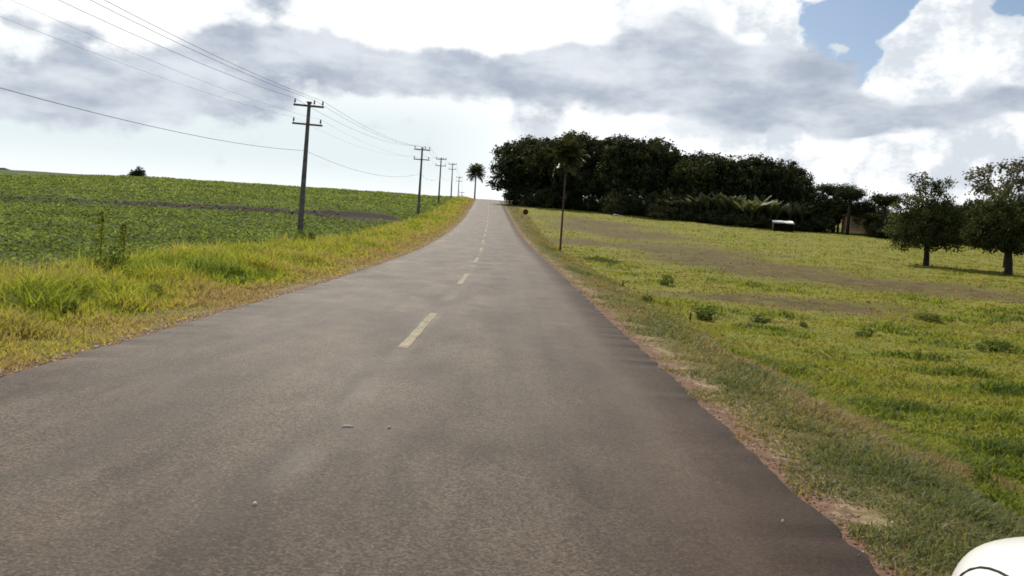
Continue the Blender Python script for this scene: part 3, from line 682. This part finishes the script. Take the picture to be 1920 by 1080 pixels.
field_tree(1736, 498, [(1735, 440, 58, 26, 0), (1700, 425, 34, 28, .3), (1770, 425, 40, 30, -.4), (1735, 400, 46, 30, .8), (1712, 385, 34, 22, -.5), (1745, 372, 30, 24, 0), (1738, 345, 24, 20, .2), (1722, 332, 14, 12, .2), (1765, 345, 20, 9, -.3), (1775, 400, 34, 24, .6), (1695, 452, 26, 14, .2), (1790, 445, 26, 20, .4), (1735, 425, 40, 34, 2.2), (1740, 425, 40, 30, -2.0)],
           'dark round-crowned tree with short trunk standing in the pasture, left of two', 21000, 21, .24, fork_px=(1736, 455), grow=1.13)
field_tree(1890, 515, [(1890, 450, 62, 26, 0), (1850, 440, 36, 26, .3), (1930, 440, 44, 34, -.4), (1890, 410, 52, 34, .8), (1860, 395, 40, 24, -.5), (1920, 385, 44, 30, 0), (1885, 375, 40, 20, .2), (1835, 425, 26, 18, .2), (1950, 410, 44, 36, .3), (1890, 430, 46, 40, 2.2), (1895, 430, 46, 36, -2.0), (1842, 455, 24, 16, 0)],
           'larger dark tree at the picture\'s right edge with broad low crown', 21000, 22, .28, fork_px=(1890, 470))
field_tree(1891, 470, [(1850, 330, 34, 20, 0), (1890, 315, 34, 13, 0), (1925, 320, 34, 18, 0), (1868, 350, 30, 14, .4), (1910, 345, 30, 14, .3), (1835, 352, 20, 8, 0), (1945, 345, 26, 16, 0)],
           'sparse pale grey tree rising behind the right edge tree', 2600, 23, .14, 'sparse_leaf', 'sparse_tree', d=84, size=.24, tuft=.34, fork_px=(1890, 385), bark='bark')
for i, (px, tp_, w, d) in enumerate([(1530, 358, 76, 150), (1572, 366, 76, 148), (1618, 376, 70, 146), (1656, 392, 66, 142)]):
    tree(px, tp_, w, ground_pt(px, d), f'{ORD[i]} dark low tree from the wood\'s right end behind the house', i + 1, 'low trees behind the house')
for i, (px, tp, w, d) in enumerate([(1690, 398, 90, 112), (1770, 384, 100, 106), (1820, 372, 90, 104), (1865, 385, 100, 100), (1925, 370, 120, 98), (1990, 350, 130, 96)]):
    tree(px, tp, w, ground_pt(px, depth_base(px) + 7), f'{ORD[i]} dark tree from the house in the row behind the pasture trees', i + 2, 'row of trees behind the pasture trees')
for i, px in enumerate(range(1660, 2000, 38)):
    d = depth_base(px) + 2; shrub(px, 420 + (px - 1660) * .09, 62, ground_pt(px, d), f'{ORD[i]} low dark shrub from the house behind the pasture trees', i, group='shrubs behind the pasture trees')

# ------------------------------------------------------------------ palms
def frond_mesh(L, droop, seed, nl=34, wl=.42):
    r = random.Random(seed); vs = []; rn = []
    def c(t): return Vector((L * (t - .15 * t * t), 0, -L * droop * t * t))
    for k in range(nl):
        t = .12 + .88 * k / nl; p = c(t); ln = wl * math.sin(3.1 * (t * .85 + .12)) ** .7 * r.uniform(.8, 1.15)
        for sg in (-1, 1):
            e = p + Vector((ln * .45, sg * ln * .8, -ln * r.uniform(.25, .7))); vs += [p - Vector((.035, 0, 0)), p + Vector((.035, 0, .015)), e + Vector((.01, 0, 0)), e - Vector((.02, 0, .01))]; rn += [r.random()] * 4
    ml = [c(t / 8) for t in range(9)]
    for a, b in zip(ml[:-1], ml[1:]):
        vs += [a + Vector((0, -.016, 0)), a + Vector((0, .016, 0)), b + Vector((0, .012, 0)), b + Vector((0, -.012, 0))]; rn += [.3] * 4
    return new_mesh('frond', vs, np.arange(len(vs)), 4, ['palm_leaf'], {'rnd': rn})
def palm(px, d, py_top, crown_px, label, trunk_r, bark, nf, name='palm_tree', py_crown=None, lean=0.0, base=None, var=(.85, 1.1), dr_=.2):
    loc = ground_pt(px, d) if base is None else base; dd = proj(loc)[2]; hc = (CAM + ray(px, py_crown) * dd).z - loc.z; L = crown_px / F * dd / 2 * 1.25
    o = thing(name, label, 'palm tree', loc); lx = lean * hc
    MB().tube([(0, 0, -.3), (0, 0, .2), (lx * .3, 0, hc * .4), (lx, .03, hc)], [trunk_r * 1.5, trunk_r * 1.15, trunk_r, trunk_r * .8], 10).build('trunk', bark, o, True)
    for k in range(nf):
        a = k * 2.39996; el = 88 - 118 * k / nf; f = frond_mesh(L * random.uniform(*var), .22 + dr_ * k / nf, k, wl=L * .36)
        fo = link('frond', f, o, (lx, .03, hc)); fo.rotation_euler = (0, -R(el), a)
    return o
palm(887, 238, 303, 34, 'lone palm with pale trunk on the skyline left of the crest', .2, 'pale_bark', 44, py_crown=325)
tp = hit(1050, 471)
palm(1050, tp.y, 250, 60, 'slender palm with thin trunk close to the right road edge', .07, 'timber', 40, py_crown=290, base=tp, lean=.01, var=(.55, 1.25), dr_=.45)

# ------------------------------------------------------------------ single bushes, weeds and small things in the fields
FB = []
for v in range(3):
    lobes = [(0, 0, .5, .6, .6, .5), (.4, .2, .35, .45, .4, .4), (-.4, -.1, .3, .45, .45, .35), (.1, -.4, .3, .4, .4, .3)]
    FB.append((limbs_mb(.03, .15, [l[:3] for l in lobes]).mesh('stem', 'timber', True), crown_mesh('crown', lobes, 1600, .07, 'weed_leaf', .09, 20, 80 + v), 1.0, .95))
for i, (px, pb, pt_, w, lb) in enumerate([(1250, 534, 512, 34, 'small dark bush on the pasture below the palm shadow'), (1318, 598, 570, 74, 'wide dark green weed clump in the pasture beside a thin stake'), (1213, 572, 548, 34, 'narrow weed tuft at the bank\'s edge in the pasture'),
        (1840, 930, 868, 70, 'dark green tussock at the foot of the bank near the white car'), (1620, 634, 612, 60, 'flat green weed clump in the middle of the pasture'), (1505, 612, 600, 22, 'tiny dark weed tuft in the middle of the pasture'), (1740, 600, 585, 60, 'flat weed clump in the far right of the pasture'),
        (1425, 605, 588, 60, 'low weed clump right of the wide clump in the pasture'), (1870, 660, 632, 80, 'dark weed mound at the right edge of the pasture'), (572, 464, 428, 62, 'green bush growing round the foot of the nearest utility pole'), (645, 462, 436, 26, 'thin weed bush in the crop right of the nearest pole'),
        (205, 535, 462, 90, 'leafy dark weed bush at the foot of the tall verge weed'), (292, 560, 528, 40, 'small round dark weed in the tall left verge grass'), (128, 600, 556, 50, 'low dark weed in the near left verge grass'), (440, 364, 356, 16, 'tiny dark bush alone on the far crop slope')]):
    p = hit(px, pb); shrub(px, pt_, w, p - Vector((0, 0, .03)), lb, i, group='weed bushes in the fields', name='weed_bush', cat='bush', var=FB)
shrub(255, 312, 34, ground_pt(255, 232), 'round dark bush on the skyline of the crop field', 1, group=None, name='skyline_bush', cat='bush')
shrub(2, 314, 26, ground_pt(2, 232), 'dark bush on the skyline at the picture\'s left edge', 2, group=None, name='skyline_bush', cat='bush')
# tall verge weeds with one stalk
def tall_weed(px, pb, pt_, label, seed):
    p = hit(px, pb); d = proj(p)[2]; h = (CAM + ray(px, pt_) * d).z - p.z; o = thing('tall_weed', label, 'weed', p - Vector((0, 0, .03)), 0, 'tall weeds in the left verge'); r = np.random.default_rng(seed)
    MB().tube([(0, 0, 0), (.02, .01, h * .5), (.04, 0, h)], [.012, .009, .004], 5).build('stalk', 'weed_leaf' if False else 'timber', o)
    n = 170; t = r.random(n) ** .8; a = r.random(n) * 6.28; q_ = (.05 + .22 * (1 - t)) * r.random(n) ** .6
    link('leaves', cards_mesh('leaves', np.stack([np.cos(a) * q_, np.sin(a) * q_, h * (.15 + .85 * t)], -1), r.normal(size=(n, 3)) + np.array([0, 0, .6]), .07, r.normal(.95, .2, n), 'weed_leaf', 2.2), o)
tall_weed(185, 530, 392, 'tall single-stalked weed rising above the left verge grass', 1)
tall_weed(228, 530, 415, 'shorter leafy weed just right of the tallest verge weed', 2)

# thin stakes in the pasture, the roadside sign, the tarpaulin heap
for px, pb, hh, lb in ((1167, 540, .3, 'short thin wooden stake near the bank below the palm'), (1293, 604, .26, 'thin wooden stake beside the wide weed clump')):
    p = hit(px, pb); o = MB().tube([(0, 0, -.1), (.01, 0, hh * .6), (.02, .01, hh)], [.03, .026, .022], 7).build('wooden_stake', 'timber', None, True, p); tag(o, lb, 'stake', 'wooden stakes in the pasture')
p = hit(976, 411); d = proj(p)[2]; sg = thing('road_sign', 'small dark reddish sign on a thin leaning post beside the road', 'sign', p, R(-8)); k = d / F
tx = 9 * k; tz = (411 - 397) * k
MB().tube([(0, 0, -.2), (tx * .95, 0, tz + .3)], .03, 8).build('post', 'timber', sg)
MB().lathe([(0, -.015), (5.2 * k, -.015), (5.4 * k, 0), (5.2 * k, .015), (0, .015)], 8, (tx, -.05, tz), Matrix.Rotation(R(90), 3, 'X') @ Matrix.Rotation(R(22.5), 3, 'Z')).build('sign_board', 'sign_red', sg)
p = hit(1158, 405); lob = MB(); r_ = random.Random(4)
for i in range(3):
    prof = [(0, .42), (.25, .4), (.45, .28), (.55, .1), (.58, -.1)]; lob.lathe([(a * (1 + .2 * r_.random()), b * (1 - .2 * i)) for a, b in prof], 10, (i * .5 - .5, r_.uniform(-.2, .2), 0))
tag(lob.build('tarpaulin_heap', 'tarpaulin', None, False, p), 'low blue grey heap at the foot of the leftmost dome bush', 'heap').scale = (.8, .8, .7)
# pale scraps and pebbles on the asphalt
for (px, py, w, l, lb) in ((651, 802, .09, .03, 'small white scrap on the asphalt near the lane\'s joint'), (729, 804, .04, .02, 'tiny pale chip on the asphalt right of the white scrap'), (478, 948, .035, .025, 'tiny white chip in the near left of the road'), (1468, 971, .018, .018, 'tiny white pebble near the right road edge')):
    r = ray(px, py); t = (CAM_H - .04) / -r.z; q_ = CAM + r * t; z = float(road_z(q_.x - float(XC(q_.y)), q_.y))
    o = MB().lathe([(0, .012), (.3, .012), (.5, .006), (.55, -.004)], 7).build('road_scrap', 'scrap_paper', None, False, (q_.x, q_.y, z + .003)); o.scale = (w, l, 1); o.rotation_euler.z = px * .01; tag(o, lb, 'scrap', 'pale scraps on the road')
# clods and stones along the crumbled edge of the asphalt
def clods(name, n, sgn, mat, label, y0=2.2, y1=40, lo=.003, hi=.012):
    y = (y0 ** -.6 + rng.random(n) * (y1 ** -.6 - y0 ** -.6)) ** (1 / -.6); s = sgn * (3.12 + np.abs(rng.normal(0, .22, n))); x = s + XC(y); z = H(x, y); sz = rng.uniform(lo, hi, n) * (1 + y * .02)
    oc = np.array([[1, 0, 0], [0, 1, 0], [-1, 0, 0], [0, -1, 0], [0, 0, .7], [0, 0, -.7]]); fc = np.array([[0, 1, 4], [1, 2, 4], [2, 3, 4], [3, 0, 4], [1, 0, 5], [2, 1, 5], [3, 2, 5], [0, 3, 5]])
    vs = np.stack([x, y, z], -1)[:, None] + oc[None] * sz[:, None, None] * rng.uniform(.6, 1.3, (n, 6, 1))
    o = link(name, new_mesh(name, vs.reshape(-1, 3), (np.arange(n)[:, None, None] * 6 + fc[None]).reshape(-1), 3, [mat])); tag(o, label, 'soil', kind='stuff')
clods('soil_clods', 1500, 1, 'soil_clod', 'red soil crumbs along the right edge of the asphalt')
clods('edge_clods', 1500, -1, 'soil_clod', 'red soil crumbs along the left edge of the asphalt', 5, 50)
clods('edge_stones', 420, -1, 'stone', 'pale stones scattered along the left edge of the asphalt', 5, 40, .01, .03)
clods('bank_stones', 260, 1, 'stone', 'pale stones scattered along the right edge of the asphalt', 2.5, 25, .006, .016)

# ------------------------------------------------------------------ cars
def loft(stations, sect, mirror=True):
    """stations: (y, half width, z bottom, z top); sect: (k of width, k of height) from bottom centre to top centre"""
    mb = MB(); n = len(sect); full = [(a, b) for a, b in sect] + [(-a, b) for a, b in reversed(sect[1:-1])]; N_ = len(full); vs = []
    for y, w, zb, zt in stations: vs += [(a * w, y, zb + (zt - zb) * b) for a, b in full]
    fs = [(i*N_ + k, i*N_ + (k+1) % N_, (i+1)*N_ + (k+1) % N_, (i+1)*N_ + k) for i in range(len(stations) - 1) for k in range(N_)]
    fs += [tuple(range(N_ - 1, -1, -1)), tuple((len(stations) - 1) * N_ + k for k in range(N_))]
    return mb.add(vs, fs)
BODY = [(0, .16, .42, .60), (.02, .30, .36, .65), (.07, .44, .30, .70), (.16, .57, .25, .745), (.30, .68, .22, .785), (.48, .76, .20, .815), (.72, .82, .20, .85), (1.05, .85, .20, .90), (1.25, .85, .20, .93), (2.2, .85, .20, .95), (3.2, .85, .2, .97), (3.6, .83, .22, .97), (3.85, .78, .28, .94), (3.95, .66, .36, .86)]
SECT = [(0, 0), (.6, 0), (.9, .04), (.985, .2), (1, .45), (1, .66), (.965, .84), (.87, .95), (.66, 1.0), (.33, 1.03), (0, 1.04)]
CABIN = [(1.08, .72, .88, .93), (1.30, .73, .88, 1.06), (1.75, .735, .88, 1.36), (1.95, .735, .88, 1.43), (2.5, .735, .88, 1.46), (3.1, .73, .88, 1.43), (3.4, .72, .88, 1.33), (3.75, .70, .88, 1.0), (3.8, .68, .88, .95)]
CSECT = [(0, 0), (1.06, 0), (1.03, .3), (.96, .65), (.86, .93), (.76, 1.0), (.4, 1.02), (0, 1.03)]
def sub(o, lv=2):
    md = o.modifiers.new('subsurf', 'SUBSURF'); md.levels = lv; md.render_levels = lv
def make_car(label, loc, rz, paint, roofmat):
    c = thing('car', label, 'car', loc, rz)
    b = loft(BODY, SECT).build('body', paint, c, True); sub(b)
    cb = loft(CABIN, CSECT).build('cabin', roofmat, c, True); sub(cb)
    def pane(name, pts, par=cb): MB().add(pts, [tuple(range(len(pts)))]).build(name, 'car_glass', par)
    pane('windscreen', [(-.66, 1.23, 1.03), (.66, 1.23, 1.03), (.56, 1.72, 1.365), (-.56, 1.72, 1.365)]); pane('rear_window', [(.6, 3.765, 1.04), (-.6, 3.765, 1.04), (-.52, 3.45, 1.32), (.52, 3.45, 1.32)])
    for sg in (-1, 1):
        for ya, yb, yc, yd in ((1.5, 2.38, 2.38, 1.9), (2.46, 3.3, 3.2, 2.46)): pane('side_window', [(sg * .768, ya, 1.03), (sg * .768, yb, 1.03), (sg * .685, yc, 1.33), (sg * .685, yd, 1.33)])
        dh = MB().box((sg * .855, 2.2, .84), (.03, .16, .03)).build('door_handle', paint, c)
        mi = MB().lathe([(0, -.1), (.07, -.09), (.1, -.03), (.1, .05), (.08, .07), (0, .07)], 12, (sg * .95, 1.55, 1.0), Matrix.Rotation(R(90), 3, 'X')).build('wing_mirror', paint, c, True)
        MB().box((sg * .85, 1.55, .97), (.12, .05, .04)).build('mirror_arm', 'black_rubber', mi)
        hl_ = MB().lathe([(0, .02), (.09, .015), (.135, -.02), (.14, -.06)], 18, (sg * .50, .19, .56), Matrix.Rotation(R(80), 3, 'X')).build('headlight', 'lamp_glass', c, True); hl_.scale = (1, 1, 1)
        MB().box((sg * .74, 3.88, .74), (.12, .06, .26)).build('tail_light', 'sign_red', c)
    # shut line of the bonnet lying on the body
    for yv in (.78, 3.02):
        for sg in (-1, 1):
            MM = Matrix.Rotation(R(90 * sg), 3, 'Y'); w = thing('wheel', None, None, (sg * .75, yv, .3)); w.parent = c
            MB().lathe([(.20, -.09), (.28, -.10), (.30, -.07), (.305, 0), (.30, .07), (.28, .10), (.20, .105)], 24, (0, 0, 0), MM).build('tyre', 'black_rubber', w, True); MB().lathe([(0, .07), (.06, .08), (.08, .06), (.17, .075), (.205, .10), (.205, -.05), (0, -.05)], 20, (0, 0, 0), MM).build('rim', 'grey_metal', w, True)
            MB().lathe([(.31, -.04), (.36, .0), (.36, .115), (.31, .115)], 24, (sg * .75, yv, .31), MM).build('wheel_arch', 'black_rubber', c, True)
    MB().box((0, .02, .42), (.7, .06, .10)).build('grille', 'black_rubber', c)
    return c
car_y = 2.79
wc = make_car('white car at the picture\'s lower right corner, only its nose showing', (1.97, car_y, -.02), R(180), 'white_paint', 'white_paint')
wc.rotation_euler.z = R(180)
# the dark shut line between wing and bonnet, laid on the body's own surface
def shut_lines(c):
    bpy.context.view_layer.update(); b = [o for o in c.children if o.name.startswith('body')][0]; be = b.evaluated_get(bpy.context.evaluated_depsgraph_get())
    for sg in (-1, 1):
        pth = []
        for xv, yv in [(.722, .41), (.712, .43), (.702, .447), (.694, .47), (.688, .51), (.689, .55), (.694, .6), (.703, .66), (.712, .72), (.718, .8), (.72, .95), (.71, 1.08)]:
            ok, loc, nr, ix = be.ray_cast(Vector((sg * xv, yv, 2)), Vector((0, 0, -1)))
            if ok: pth.append(loc)
        MB().tube(pth, .0045, 6).build('bonnet_seam', 'black_rubber', c, True)
shut_lines(wc)
pc = hit(1467, 434)
shed = thing('shed', 'low dark open shed with a pale sheet roof before the wood', 'shed', pc, R(-6), None, (.78, .9, .85))
simple('roof_sheet', (.62, .62, .60), (.82, .82, .80), 3, .5, .4, .05); simple('weathered_sheet', (.22, .26, .27), (.34, .38, .38), 3, .6, .3, .05)
for x_ in (-1.9, 0, 1.9):
    MB().box((x_, -.9, .72), (.12, .12, 1.5)).build('post', 'dark_timber', shed); MB().box((x_, .9, .9), (.12, .12, 1.9)).build('post', 'dark_timber', shed)
for k in range(9): MB().box((-1.88 + k * .47, .99, .88), (.45, .04, 1.78)).build('wall_board', 'dark_timber', shed)
for x_ in (-1.99, 1.99):
    for k in range(4): MB().box((x_, -.675 + k * .45, .85), (.04, .43, 1.6)).build('wall_board', 'dark_timber', shed)
for k in range(7):
    xs = np.linspace(0, .58, 13); vs = []
    for xv in xs:
        z = .022 * math.cos(xv / .58 * 6 * math.pi)
        for yv, zv in ((-1.25, 1.42), (1.15, 1.98)): vs.append((-2.03 + k * .58 + xv, yv, zv + z + .004 * (k % 2)))
    o = link('roof_sheet', new_mesh('roof_sheet', vs, [[2*i, 2*i+2, 2*i+3, 2*i+1] for i in range(12)], 4, ['weathered_sheet' if k < 4 else 'roof_sheet']), shed)
    md = o.modifiers.new('thickness', 'SOLIDIFY'); md.thickness = .012
print('palm base', tp, 'house', hl, 'shed', pc)
